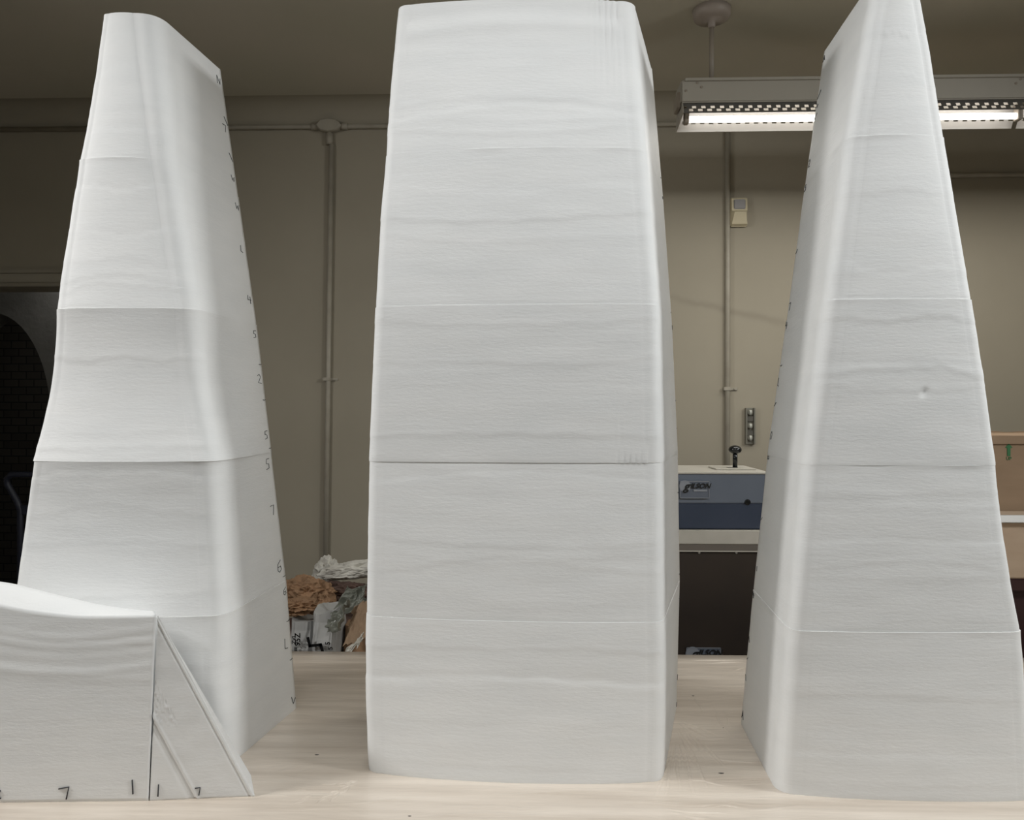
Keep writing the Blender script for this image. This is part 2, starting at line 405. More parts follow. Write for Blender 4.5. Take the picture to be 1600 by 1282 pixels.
# ---------------------------------------------------------------- work table
TZ = CAMZ-0.74; TY0 = 1.10; TY1 = 2.335
t = thing('work_table', 'large pale wooden work table wrapped in clear film under the foam towers', 'table', (0, (TY0+TY1)/2, 0))
bm = bmesh.new(); yc = (TY0+TY1)/2
N1, N2 = 60, 26
X0, X1 = -1.9, 1.9
grid = []
for j in range(N2+1):
    y = TY0 + (TY1-TY0)*j/N2 - yc
    row = []
    for i in range(N1+1):
        x = X0 + (X1-X0)*i/N1
        # taut-film creases fanning from the tower corner, below zero so that nothing sinks in
        h = 0
        row.append(bm.verts.new((x, y, TZ)))
    grid.append(row)
for j in range(N2):
    for i in range(N1): bm.faces.new((grid[j][i], grid[j][i+1], grid[j+1][i+1], grid[j+1][i])).smooth = True
TOPBM = bm
rr = bmesh.ops.extrude_face_region(bm, geom=list(bm.faces))
for v_ in rr['geom']:
    if isinstance(v_, bmesh.types.BMVert): v_.co.z -= 0.04
for x in (-1.8, 0.0, 1.8):
    for y in (TY0+0.08, TY1-0.08):
        bm = bmesh.new(); box(bm, (x-0.045, y-yc-0.045, 0), (x+0.045, y-yc+0.045, TZ-0.04), 0.004); obj('leg', bm, WOODP, t)
bm = bmesh.new(); box(bm, (-1.75, TY0+0.06-yc, TZ-0.16), (1.75, TY0+0.10-yc, TZ-0.04)); box(bm, (-1.75, TY1-0.10-yc, TZ-0.16), (1.75, TY1-0.06-yc, TZ-0.04)); obj('apron', bm, WOODP, t)

# film creases on the table: thin raised folds of the wrapping film
def crease(pts, wd=0.0035, hh=0.0012):
    P = [Vector(p) for p in pts]; rows = []
    for i, p in enumerate(P):
        tt = (P[min(i+1, len(P)-1)]-P[max(i-1, 0)]).normalized(); s = Vector((-tt.y, tt.x, 0))
        k = math.sin(math.pi*(i+0.001)/(len(P)-1+0.002))
        rows.append([bm.verts.new(p + s*wd*q + Vector((0, 0, 1.8*hh*k*(1-abs(q))+0.00005))) for q in (-1, 0, 1)])
    for a, b in zip(rows[:-1], rows[1:]):
        for k in range(2): bm.faces.new((a[k], a[k+1], b[k+1], b[k])).smooth = True
rnd4 = random.Random(4)
def tz(px, py):
    d = F*0.74/(py-CY); v_ = cw((px-CX)/F*d, d, TZ); return Vector((v_.x, v_.y-yc, TZ))
bm = TOPBM
def cr(a, b, wob=0.003, **k):
    A = tz(*a); B = tz(*b); n = 9; q = []
    ph = rnd4.uniform(0, 6)
    for i in range(n+1):
        p = A.lerp(B, i/n); s = Vector((-(B-A).y, (B-A).x, 0)).normalized()
        q.append(p + s*wob*math.sin(i*0.7+ph))
    crease(q, **k)
# fans of creases: right rear corner of the middle tower, its left front corner, and long slack folds
for k in range(13):
    an = math.radians(25 + 80*k/12 + rnd4.uniform(-3, 3)); L = rnd4.uniform(60, 110)
    ox, oy = 1056 - k*0.6, 1122 + k*2.5
    cr((ox+6, oy+4), (ox+6+L*math.cos(an)*1.0, oy+L*math.sin(an)*1.1), wd=0.0036, hh=0.0019)
for k in range(20):
    an = math.radians(142 + 26*k/19 + rnd4.uniform(-3, 3)); L = rnd4.uniform(14, 38)
    r0_ = rnd4.uniform(8, 75)
    cr((575+math.cos(an)*r0_*1.3, 1212+math.sin(an)*r0_+4), (575+math.cos(an)*(r0_*1.3+L), 1212+math.sin(an)*(r0_+L*0.8)+4), wd=0.0018, hh=0.0012)
for k in range(34):
    px = rnd4.uniform(400, 1200); py = rnd4.choice((rnd4.uniform(1234, 1280), rnd4.uniform(1150, 1275)))
    if 560 < px < 1040 and py < 1246: continue
    L = rnd4.uniform(40, 190); cr((px, py), (px+L, py+rnd4.uniform(-9, 9)), wob=0.004, wd=rnd4.uniform(.003, .006), hh=rnd4.uniform(.0006, .0014))
for a, b in [((1115, 1112), (1140, 1150)), ((1130, 1112), (1143, 1138)), ((1085, 1090), (1100, 1118)), ((1100, 1037), (1165, 1035)), ((1145, 1048), (1166, 1044)), ((1060, 1034), (1160, 1031)), ((800, 1241), (1050, 1236))]:
    cr(a, b, wd=0.003, hh=0.0011)
SPK = mat('dark_speck', (0.08, 0.07, 0.06), 0.7)
for (px, py, w_) in ((495, 1180, 0.0050), (1127, 1209, 0.0060), (1083, 1088, 0.0040), (1131, 1138, 0.003), (640, 1276, 0.0035)):
    p = tz(px, py); ring = []
    tp_ = bm.verts.new((p.x, p.y, TZ+0.0012))
    for k in range(8):
        an = math.pi*k/4; ring.append(bm.verts.new((p.x+w_*math.cos(an)*(1+.3*math.sin(3*an)), p.y+w_*0.5*math.sin(an), TZ+0.0001)))
    for k in range(8): bm.faces.new((ring[k], ring[(k+1) % 8], tp_)).material_index = 1
obj('tabletop', bm, [WOOD, SPK], t)

# ---------------------------------------------------------------- foam towers
GL = {  # pencil glyphs, strokes in a unit square (u right, v up)
 '|': [[(0.1, 1), (0.9, 0.0)]], '/': [[(0.0, 0.2), (1.0, 0.8)]], '-': [[(0, .5), (.5, .42), (1, .55)]],
 '7': [[(0, .95), (.9, 1.0), (.55, 0)]], 'L': [[(0.1, 1), (0, .1), (.6, .0)]], 'V': [[(0, .9), (.35, 0), (1, .5)]],
 'N': [[(0, 0), (.1, 1), (.7, .1), (.9, .9)]], 'w': [[(0, .9), (.2, .1), (.5, .6), (.7, 0), (1, .8)]],
 '4': [[(.1, 1), (0, .45), (.9, .5)], [(.7, .9), (.65, 0)]], '5': [[(.9, 1), (.2, .95), (.1, .55), (.7, .5), (.7, .1), (.05, 0)]],
 '6': [[(.8, 1), (.15, .7), (.05, .2), (.4, 0), (.8, .2), (.7, .5), (.15, .45)]], '2': [[(.05, .8), (.5, 1), (.8, .7), (.1, .05), (.9, 0)]],
 '0': [[(.5, 1), (.1, .6), (.2, .05), (.7, .1), (.8, .7), (.5, 1)]], '3': [[(.1, 1), (.8, .8), (.3, .5), (.8, .2), (.1, 0)]],
 'A': [[(0, 0), (.4, 1), (.9, 0)], [(.2, .4), (.7, .4)]], 'l': [[(.5, 1), (.5, 0)]]}
HB = 0.317
def tower(label, K, marks, seed, group, extra=None):
    """K: 11 keys from base to top (seam, mid, seam ...) of FLpx,FLd,FRpx,FRd,BRpx,BRd,BLpx,BLd,rFL,rFR,bulge."""
    rnd = random.Random(seed)
    cxk = [((k[0]-CX)/F*k[1] + (k[2]-CX)/F*k[3] + (k[4]-CX)/F*k[5])/3 for k in K]
    o0 = cw(cxk[0], 0.5*(K[0][1]+K[0][5]), TZ)
    root = thing('foam_tower', label, 'foam tower', tuple(o0), group)
    NF, NS, NB, NR = 96, 26, 14, 9
    for b in range(5):
        ks = K[b*3:b*3+3]
        NZ = 62; z0 = TZ + HB*b; rows = []
        ridges = []; LIP = rnd.choice((0.0010, 0.0013, 0.0009, -0.0005))
        for _ in range(rnd.randint(3, 5)):
            ridges.append((rnd.uniform(0.08, 0.92), rnd.uniform(-0.05, 0.07), rnd.uniform(0.006, 0.02), rnd.uniform(3, 9), rnd.uniform(0, 6), rnd.uniform(0.5, 1.3)*rnd.choice((1, 1, -1))))
        def param(t):
            w0 = 2*(t-.5)*(t-1); w1 = -4*t*(t-1); w2 = 2*t*(t-.5)
            return [ks[0][i]*w0 + ks[1][i]*w1 + ks[2][i]*w2 for i in range(11)]
        def plan(t):
            p = param(t)
            c = [Vector(((p[i]-CX)/F*p[i+1], p[i+1])) for i in (0, 2, 4, 6)]
            return c, p[8], p[9], p[10]
        def outline(t):
            c, ra, rb, bl = plan(t); FL, FR, BR, BL = c; out = []
            def fil(P, A, B, r):
                ua = (A-P).normalized(); ub = (B-P).normalized(); ang = ua.angle(ub)
                L = r/math.tan(ang/2); return P+ua*L, P+ub*L, L
            a0, a1, _ = fil(FL, BL, FR, ra); b0_, b1_, _ = fil(FR, FL, BR, rb)
            fd = (FR-FL).normalized(); fn = Vector((fd.y, -fd.x))
            def bez(p0, pc, p1, n):
                return [p0*(1-s)**2 + pc*2*s*(1-s) + p1*s*s for s in [k/n for k in range(n)]]
            for q in bez(a0, FL, a1, NR): out.append((q, 0, 0))
            for k in range(NF):
                s = k/NF; q = a1.lerp(b0_, s) + fn*bl*(4*s*(1-s))**0.8; out.append((q, 1, s))
            for q in bez(b0_, FR, b1_, NR): out.append((q, 2, 1))
            for k in range(NS): out.append((b1_.lerp(BR, k/NS), 3, k/NS))
            for k in range(NB): out.append((BR.lerp(BL, k/NB), 4, 0))
            for k in range(NS): out.append((BL.lerp(a0, k/NS), 5, k/NS))
            return out, fn
        bm = bmesh.new()
        for j in range(NZ+1):
            t = j/NZ; tt = t
            ol, fn = outline(tt)
            cen = sum((q for q, _, _ in ol), Vector((0, 0)))/len(ol)
            ring = []
            edge = 0.0004*math.exp(-((t)/0.006)**2)
            for i, (q, kind, s) in enumerate(ol):
                pa = ol[i-1][0]; pb = ol[(i+1) % len(ol)][0]; tg = (pb-pa).normalized(); nn = Vector((tg.y, -tg.x))
                lv_ = max(0, 0.35 + 1.3*noise.noise(Vector((q.x*11, q.y*11, seed*3.1+b))))
                d = -edge + (LIP*lv_*math.exp(-((1-t)/0.018)**2) if b < 4 else 0)
                ze = z0 + HB*t
                d += 0.0007*noise.noise(Vector((q.x*9+seed, ze*22, q.y*9)))
                if kind in (1, 0, 2):
                    m_ = 1.0
                    for (zc, sl, am, fr, ph, a_) in ridges:
                        e = (t - zc - sl*(4*s*(1-s)) - am*math.sin(fr*s+ph) - 0.006*math.sin(31*s+ph*3))
                        d += 0.0006*a_*math.exp(-(e/0.013)**2) + (0.0005*a_ if e > 0 else 0)*min(1, abs(e)/0.02)*math.exp(-abs(e)/0.15)
                d += (0.0005, -0.0006, 0.0006, -0.0004, -0.0012)[b]
                if extra: d += extra(b, t, kind, s)
                p = q + nn*d
                z = ze if 0 < j < NZ else (z0+0.0001 if j == 0 else z0+HB-0.0001)
                ring.append(bm.verts.new(cw(p.x, p.y, z) - o0))
            rows.append(ring)
        n = len(rows[0])
        for j in range(NZ):
            for i in range(n): bm.faces.new((rows[j][i], rows[j][(i+1) % n], rows[j+1][(i+1) % n], rows[j+1][i])).smooth = True
        for rg, fl in ((rows[0], 1), (rows[-1], 0)):
            f = bm.faces.new(rg[::-1] if fl else rg); f.material_index = 1
        for rg in (rows[0], rows[-1]):
            for i in range(n):
                e_ = bm.edges.get((rg[i], rg[(i+1) % n]))
                if e_: e_.smooth = False
        # pencil marks on this block's side face near the back edge
        for (my, g, side, off, sz) in marks:
            dd = 1.88 if side == 'R' else 1.79
            zc = CAMZ + (CY-my)/F*dd
            if not (z0 <= zc < z0+HB): continue
            for st in GL[g]:
                pl = []
                for (u, v_) in st:
                    z = min(max(zc + (v_-0.5)*sz, z0+0.002), z0+HB-0.002); tt = (z-z0)/HB
                    c, ra, rb, bl = plan(tt); FL, FR, BR, BL = c
                    E, G2 = (BR, FR) if side == 'R' else (BL, FL)
                    dr = (G2-E).normalized(); nn = Vector((-dr.y, dr.x)) if side == 'L' else Vector((dr.y, -dr.x))
                    if side == 'R' : uu = off + (1-u)*sz
                    else: uu = off + u*sz
                    nn = nn if nn.dot(cen-E) < 0 else -nn
                    q = E + dr*uu + nn*(0.0004 + (0.0005, -0.0006, 0.0006, -0.0004, -0.0012)[b])
                    pl.append(cw(q.x, q.y, z)-o0)
                nb = len(bm.faces)
                tube(bm, pl, 0.0008, 5, 2)
        obj('foam_block', bm, [FOAM, FOAM_C, PENCIL], root)
    return root
def keys(S, M):
    """S: six seam keys; M: five mid-block overrides (dx FL, dFLd, dFR, dFRd)."""
    out = []
    for b in range(5):
        a, c = S[b], S[b+1]
        m = [(x+y)/2 for x, y in zip(a, c)]
        for i, dlt in M.get(b, {}).items(): m[i] += dlt
        st = {}
        out += [a, m, c]
    # small mismatch between neighbouring blocks is given by separate tuples
    return out
def same_x(px, d, d2): return CX + (px-CX)/d2*d    # same lateral place at another depth
def LT(fl, fd, fr, frd, br, rf, rr, bl): return [fl, fd, fr, frd, br, 1.905, CX+(fl-CX)*fd/1.905, 1.905, rf, rr, bl]
L_S = [LT(-6, 1.585, 353, 1.585, 463, .030, .045, .012), LT(12, 1.58, 349, 1.575, 447, .030, .045, .012),
       LT(45, 1.585, 336, 1.58, 424, .028, .045, .012), LT(82, 1.60, 304, 1.595, 401, .026, .045, .010),
       LT(119, 1.615, 267, 1.61, 373, .022, .048, .010), LT(157, 1.635, 244, 1.63, 345, .018, .055, .004)]
lk_ = keys(L_S, {2: {0: 10, 1: .022, 2: -6, 3: .016}, 4: {0: 3, 3: -.004}, 1: {1: .016, 3: .010}, 3: {0: -1, 1: .006, 3: .005}})
lk_[6] = LT(45, 1.586, 338, 1.5785, 424, .024, .045, .010)      # flared foot of the scooped third block
mL = [(124, 'N', 'R', .008, .020), (186, '|', 'R', .002, .018), (200, '7', 'R', .014, .018), (243, '|', 'R', .002, .018), (277, 'w', 'R', .008, .016), (321, 'w', 'R', .006, .018),
      (389, 'L', 'R', .014, .016), (468, '4', 'R', .010, .020), (522, '5', 'R', .010, .018), (569, '-', 'R', .002, .014), (592, '2', 'R', .010, .022), (625, '-', 'R', .001, .014),
      (680, '5', 'R', .012, .020), (701, '-', 'R', .001, .014), (725, '5', 'R', .018, .026), (797, '7', 'R', .020, .024), (885, '6', 'R', .014, .028), (903, '-', 'R', .002, .014),
      (926, '6', 'R', .005, .018), (973, '-', 'R', .002, .016), (1005, 'L', 'R', .012, .026), (1034, '-', 'R', .002, .014), (1096, 'V', 'R', .002, .020)]
tower('narrow white foam tower on the left behind the foam wedge, its side pencilled with numbers', lk_, mL, 3, 'white foam towers')

def CT(fl, fd, fr, frd, br, rf, rr, bl): return [fl, fd, fr, frd, br, 1.905, CX+(fl-CX)*fd/1.905*1.0, 1.905, rf, rr, bl]
C_S = [CT(573, 1.565, 1035, 1.525, 1057, .034, .036, .022), CT(569, 1.575, 1036, 1.528, 1062, .034, .036, .016),
       CT(573, 1.575, 1034, 1.535, 1059, .034, .036, .012), CT(584, 1.565, 1028, 1.53, 1050, .032, .034, .012),
       CT(600, 1.58, 1010, 1.548, 1036, .030, .036, .018), CT(619, 1.60, 990, 1.585, 1019, .030, .04, .016)]
def ex_c(b, t, kind, s):
    if b == 4:
        d = 0
        if kind in (1, 2) and (s > 0.84 or kind == 2):
            k = min(1, max(0, (t-0.35)/0.5)); x = s if kind == 1 else 1
            d += 0.0016*k*math.sin(s*230 - t*9)*min(1, (x-0.84)/0.08)
        if kind == 1:
            e = t-0.80-0.04*math.sin(s*3); d += 0.0016*math.exp(-(e/0.05)**2) - 0.0014*math.exp(-((e-0.09)/0.05)**2)
        return d
    if b == 2 and kind in (1, 2):
        if s > 0.88 and t < 0.35: return 0.0018*math.sin(s*300+t*14)*(1-t/0.35)*min(1, (s-0.88)/0.03)*(1 if kind == 1 else .3)
    return 0
mC = [(275, '-', 'R', .004, .010), (305, 'V', 'R', .004, .012), (487, '-', 'R', .002, .010), (510, 'l', 'R', .004, .014), (626, '-', 'R', .001, .009), (670, '-', 'R', .001, .009), (771, '-', 'R', .002, .012),
      (900, '-', 'R', .002, .01), (938, '-', 'R', .002, .01), (1062, '/', 'R', .003, .014), (1105, '/', 'R', .003, .012)]
tower('broad white foam tower standing in the middle of the table', keys(C_S, {0: {0: -3, 2: 2}, 3: {0: -2}, 4: {0: -2}}), mC, 11, 'white foam towers', ex_c)

def RT(fl, fd, fr, frd, bl_, rf, rr, bl): return [fl, fd, fr, frd, CX+(fr-CX)*frd/1.80*1.0, 1.80, bl_, 1.81, rf, rr, bl]
R_S = [RT(1215, 1.478, 1625, 1.452, 1158, .042, .036, .012), RT(1235, 1.468, 1604, 1.462, 1177, .034, .030, .006),
       RT(1258, 1.470, 1565, 1.462, 1199, .038, .030, .006), RT(1291, 1.468, 1526, 1.460, 1229, .036, .028, .006),
       RT(1323, 1.480, 1483, 1.478, 1257, .036, .028, .008), RT(1368, 1.490, 1438, 1.488, 1287, .030, .024, .004)]
def ex_r(b, t, kind, s):
    if b == 2 and kind == 1:
        return -0.0028*math.exp(-(((s-0.62)*0.33/0.009)**2 + ((t-0.44-(s-.62)*.35)*HB/0.006)**2))
    return 0
mR = [(88, 'A', 'L', .004, .014), (146, '/', 'L', .002, .022), (162, 'V', 'L', .006, .012), (180, '/', 'L', .002, .018), (254, '2', 'L', .006, .018), (291, '5', 'L', .004, .018), (392, '/', 'L', .004, .014),
      (479, '7', 'L', .006, .018), (508, '4', 'L', .003, .018), (571, '-', 'L', .006, .018), (597, 'L', 'L', .008, .020), (632, '/', 'L', .004, .014), (681, '0', 'L', .008, .020), (713, '0', 'L', .004, .018),
      (812, '/', 'L', .004, .012), (890, 'l', 'L', .008, .012), (932, '4', 'L', .003, .014), (1002, '|', 'L', .002, .012), (1032, '/', 'L', .002, .012), (1062, '|', 'L', .002, .012), (1120, 'A', 'L', .003, .018)]
tower('white foam tower on the right with a small dent in its front, narrowing upward', keys(R_S, {1: {2: -4}, 2: {2: 1}, 4: {2: 2}}), mR, 23, 'white foam towers', ex_r)

# ---------------------------------------------------------------- foreground foam pieces
def slab(name, label, base, top, dep, marks, nU=60, rid=(), px=None, back_drop=None, seed=1, cutR=False, roundtop=0):
    """Front face between base(u) and top(u) pixel curves on the table, thickness dep(u, v)."""
    rnd = random.Random(seed)
    o0 = base(0.5); t = thing(name, label, 'foam piece', (o0.x, o0.y, TZ))
    o0 = Vector((o0.x, o0.y, TZ))
    NV = 60; F_ = []; B_ = []
    bm = bmesh.new()
    for i in range(nU+1):
        u = i/nU; b = base(u); tp = top(u); cf = []; cb = []
        for j in range(NV+1):
            v_ = j/NV; p = b.lerp(tp, v_)
            d = 0.0007*noise.noise(Vector((p.x*20, p.z*60, seed)))
            for (f, a, wd) in rid: 
                e = v_ - f(u); d += a*math.exp(-(e/wd)**2)
            rt = roundtop*max(0, (v_-0.93)/0.07)**2
            cf.append(bm.verts.new(p + Vector((0, -d+rt, 0)) - o0))
            q = b.lerp(tp, v_) if not back_drop else b.lerp(tp, v_*(1-back_drop(u)))
            cb.append(bm.verts.new(q + Vector((dep*0.0, dep, 0)) - o0))
        F_.append(cf); B_.append(cb)
    for i in range(nU):
        for j in range(NV):
            bm.faces.new((F_[i][j], F_[i+1][j], F_[i+1][j+1], F_[i][j+1])).smooth = True
            bm.faces.new((B_[i][j+1], B_[i+1][j+1], B_[i+1][j], B_[i][j])).smooth = True
        bm.faces.new((F_[i][NV], F_[i+1][NV], B_[i+1][NV], B_[i][NV])).smooth = True
        bm.faces.new((F_[i][0], B_[i][0], B_[i+1][0], F_[i+1][0]))
    for col in (F_[0], B_[0]), (F_[-1], B_[-1]):
        for j in range(NV):
            try: bm.faces.new((col[0][j], col[0][j+1], col[1][j+1], col[1][j])).material_index = 1
            except ValueError: pass
    bmesh.ops.remove_doubles(bm, verts=bm.verts, dist=0.00005)
    bmesh.ops.recalc_face_normals(bm, faces=bm.faces)
    for (pts) in marks:
        pl = []
        for (x, y) in pts:
            P = atd(x, y, 1.45)
            # place on the front plane
            b0_, b1_ = base(0), base(1); ud = (b1_-b0_); 
            n_ = Vector((ud.y, -ud.x, 0)).normalized(); cpos = Vector((0, 0, CAMZ)); dr = P-cpos
            tt = (b0_-cpos).dot(n_)/dr.dot(n_); pl.append(cpos+dr*tt + n_*0.0014 - o0)
        tube(bm, pl, 0.0012, 5, 2)
    obj('foam_body', bm, [FOAM, FOAM_C, PENCIL], t)
    return t
def tab(px, py): d = F*0.74/(py-CY); return cw((px-CX)/F*d, d, TZ)
def lift(p, px, py):          # point above plan point p's depth plane, seen at pixel
    # keep on the vertical plane through the base line of the piece
    return atd(px, py, p)
bA0, bA1 = tab(-150, 1257), tab(232, 1252)
dA = F*0.74/(1252-CY)
def interp(x, T):
    if x <= T[0][0]: return T[0][1] + (x-T[0][0])*(T[1][1]-T[0][1])/(T[1][0]-T[0][0])
    for (a_, y0_), (b_, y1_) in zip(T[:-1], T[1:]):
        if x <= b_: return y0_ + (y1_-y0_)*(x-a_)/(b_-a_)
    return T[-1][1]
def topA(u):
    x = -150 + (244+150)*u
    return atd(x, sum(interp(x+dx, [(-60, 936), (0, 946), (38, 954), (94, 961), (124, 963.5), (188, 962.5), (244, 961)]) for dx in (-12, 0, 12))/3, dA-0.002)
def baseA(u): return bA0.lerp(bA1, u)
# main block with a bowed, raised top surface: rear rim is higher than the front rim at the left
tA = thing('foam_offcut', 'low white foam block with a scooped top, cropped by the lower left of the photo', 'foam piece', tuple(baseA(0.5)), 'foam pieces in front of the left tower')
o0 = baseA(0.5)
bm = bmesh.new(); NU, NV, NT, DEP = 70, 56, 14, 0.10
cols = []
for i in range(NU+1):
    u = i/NU; b = baseA(u); tp = topA(u); x = -150+394*u
    col = []
    yr = sum(interp(x+dx, [(-60, 905), (0, 912.5), (15, 916), (68, 929), (150, 947.5), (210, 956), (244, 959)]) for dx in (-12, 0, 12))/3
    rear = atd(x, yr, dA+0.035+0.01*(1-u))
    for j in range(NV+1):
        v_ = j/NV; p = b.lerp(tp, v_); d = 0.0003*noise.noise(Vector((p.x*18, p.z*60, 4)))
        for (zc, a, wd, bow) in ((0.865, .0016, .010, -.03), (0.80, .0005, .02, -.03), (0.73, .0015, .012, -.035), (0.93, .0010, .012, -.05), (0.66, .0008, .03, 0.02)):
            e = v_ - zc - bow*(1-u)*(u)*4 + (0.02*(1-u)); d += a*math.exp(-(e/wd)**2)
        col.append(bm.verts.new(p + Vector((0, -d, 0))-o0))
    for j in range(1, NT+1):
        s = j/NT; p = tp.lerp(rear, s); p.z += 0.004*math.sin(math.pi*s)*(1-u)
        col.append(bm.verts.new(p-o0))
    # fall to the back
    bk = b + Vector((-0.047*u, DEP, 0)); bt = Vector((bk.x, bk.y, rear.z-0.035))
    for j in range(1, 9):
        s = j/8; p = rear.lerp(bt, math.sin(s*math.pi/2)); p.z = rear.z - 0.035*(1-math.cos(s*math.pi/2)); col.append(bm.verts.new(p-o0))
    for j in range(1, 11): col.append(bm.verts.new(bt.lerp(bk, j/10)-o0))
    cols.append(col)
n = len(cols[0])
for i in range(NU):
    for j in range(n): 
        f = bm.faces.new((cols[i][j], cols[i+1][j], cols[i+1][(j+1) % n], cols[i][(j+1) % n])); f.smooth = True
bm.edges.ensure_lookup_table()
bm.faces.new(cols[0][::-1]).material_index = 1; bm.faces.new(cols[-1]).material_index = 1
for e in bm.edges:
    if len(e.link_faces) == 2 and e.calc_face_angle(0) > math.radians(78): e.smooth = False
bmesh.ops.recalc_face_normals(bm, faces=bm.faces)
def onface(x, y, A, B):
    P = atd(x, y, 1.45); ud = B-A; n_ = Vector((ud.y, -ud.x, 0)).normalized(); c_ = Vector((0, 0, CAMZ)); dr = P-c_
    return c_ + dr*((A-c_).dot(n_)/dr.dot(n_)) + n_*0.0012
for pts in ([(92, 1233), (108, 1230), (104, 1249)], [(207, 1219), (208, 1241)], [(-6, 1232), (1, 1236), (-4, 1246), (2, 1248)]):
    tube(bm, [onface(x, y, bA0, bA1)-o0 for x, y in pts], 0.0013, 5, 2)
obj('foam_body', bm, [FOAM, FOAM_C, PENCIL], tA)

# triangular wedge beside it
wA, wB = tab(234.2, 1252), tab(398, 1245)
o0 = wA.lerp(wB, 0.4)
tW = thing('foam_wedge', 'white triangular foam wedge standing at the right end of the low foam block', 'foam piece', tuple(o0), 'foam pieces in front of the left tower')
apex = atd(246.2, 961, dA)
bm = bmesh.new(); NU, NV = 90, 110; cf = []; cb = []
slope = (wB-apex)
for _ in (0,): pass
for j in range(NV+1):
    v_ = j/NV; L = wA.lerp(apex, v_); Rr = wB.lerp(apex, v_) ; rf = []; rb = []
    if j == NV: Rr = L + (wB-wA).normalized()*0.002
    dq = 0.085*min(1, (Rr-L).length/0.05)
    for i in range(NU+1):
        u = i/NU; p = L.lerp(Rr, u); wdt = (Rr-L).length; dist = (1-u)*wdt*math.cos(math.radians(29))   # distance from sloped edge
        d = 0.0007*noise.noise(Vector((p.x*30, p.z*30, 9)))
        along = (v_)
        d -= 0.0028*math.exp(-((dist-0.098)/0.0022)**2); d += 0.002*math.exp(-((dist-0.0915)/0.002)**2); d -= 0.0014*math.exp(-((dist-0.105)/0.003)**2)
        d -= 0.0022*math.exp(-((dist-0.0085)/0.0016)**2); d += 0.0012*math.exp(-((dist-0.004)/0.0015)**2)
        if 0.06 < dist < 0.092 and 0.4 < v_ < 0.9: d += 0.0016*noise.noise(Vector((p.x*210, p.z*210, 2)))
        rf.append(bm.verts.new(p + Vector((0, -d, 0))-o0)); rb.append(bm.verts.new(p + Vector((-0.46*dq*u, dq, -0.36*dq*v_))-o0))
    cf.append(rf); cb.append(rb)
for j in range(NV):
    for i in range(NU):
        bm.faces.new((cf[j][i], cf[j][i+1], cf[j+1][i+1], cf[j+1][i])).smooth = True
        bm.faces.new((cb[j][i+1], cb[j][i], cb[j+1][i], cb[j+1][i+1]))
    bm.faces.new((cf[j][0], cf[j+1][0], cb[j+1][0], cb[j][0])).material_index = 1
    bm.faces.new((cf[j+1][NU], cf[j][NU], cb[j][NU], cb[j+1][NU])).material_index = 1
for i in range(NU):
    bm.faces.new((cf[0][i+1], cf[0][i], cb[0][i], cb[0][i+1])); bm.faces.new((cf[NV][i], cf[NV][i+1], cb[NV][i+1], cb[NV][i]))
bmesh.ops.recalc_face_normals(bm, faces=bm.faces)
for pts in ([(248, 1226), (247, 1245)], [(305, 1232), (313, 1231), (311, 1243)]):
    tube(bm, [onface(x, y, wA, wB)-o0 for x, y in pts], 0.0011, 5, 2)
obj('foam_body', bm, [FOAM, FOAM_C, PENCIL], tW)

# ---------------------------------------------------------------- blue screening machine behind the table
BLU1 = mat('slate_blue_enamel', (0.085, 0.105, 0.15), 0.38); vary(BLU1, (0.14, 0.165, 0.21), (0.165, 0.19, 0.235), 3)
BLU2 = mat('dark_blue_enamel', (0.02, 0.028, 0.05), 0.4); vary(BLU2, (0.035, 0.05, 0.085), (0.045, 0.06, 0.10), 4)
OFFW = mat('off_white_enamel', (0.55, 0.53, 0.47), 0.45); vary(OFFW, (0.50, 0.48, 0.42), (0.60, 0.57, 0.51), 8)
DBR = mat('dark_brown_cabinet', (0.030, 0.022, 0.017), 0.5); vary(DBR, (0.028, 0.020, 0.016), (0.040, 0.028, 0.020), 3)
BLK = mat('glossy_black_plastic', (0.012, 0.013, 0.014), 0.18)
PEW = mat('dull_badge_metal', (0.30, 0.32, 0.36), 0.5, 0.1); BDK = mat('badge_field', (0.13, 0.15, 0.19), 0.5)
CHR = mat('screw_steel', (0.5, 0.5, 0.48), 0.35, 0.8)
MY = 2.72                                # front plane
a = at(1040, 741, MY); b = at(1204, 741, MY)
x0, x1 = a.x, b.x; mx = (x0+x1)/2
zt = a.z; zmid = at(1100, 787, MY).z; zb_ = at(1100, 829, MY).z
zs = at(1100, 850, MY).z; zw = at(1100, 860, MY).z
t = thing('screening_machine', 'blue and white floor-standing machine with a black lever behind the table', 'machine', (mx, MY+0.3, 0))
def mb(name, a_, b_, m, bev=0.003, parent=None):
    bm = bmesh.new(); box(bm, (a_[0]-mx, a_[1]-MY-0.3, a_[2]), (b_[0]-mx, b_[1]-MY-0.3, b_[2]), bev); return obj(name, bm, m, parent or t)
mb('upper_panel', (x0, MY, zmid), (x1, MY+0.33, zt), BLU1)
mb('lower_panel', (x0+0.001, MY+0.001, zb_+0.004), (x1-0.001, MY+0.33, zmid), BLU2)['label'] = 'dark blue lower housing'
mb('top_plate', (x0-0.002, MY-0.002, zt), (x1+0.002, MY+0.35, zt+0.006), OFFW, 0.002)
mb('raised_cover', (at(1114, 735, MY+0.15).x, MY+0.10, zt+0.006), (at(1176, 735, MY+0.15).x, MY+0.24, zt+0.011), OFFW, 0.002)
hx = at(1148, 738, MY+0.17).x
mb('lever_slot', (hx-0.03, MY+0.155, zt+0.011), (hx+0.008, MY+0.175, zt+0.0125), BLK, 0)
zk = at(1148, 703, MY+0.165).z
lv = bmesh.new(); tube(lv, [(hx-mx, 0.165-0.3, zt+0.008), (hx-mx, 0.165-0.3, zk)], 0.0088, 12); lvo = obj('lever', lv, BLK, t)
kb = bmesh.new(); kp = [(0.008, -0.020)]
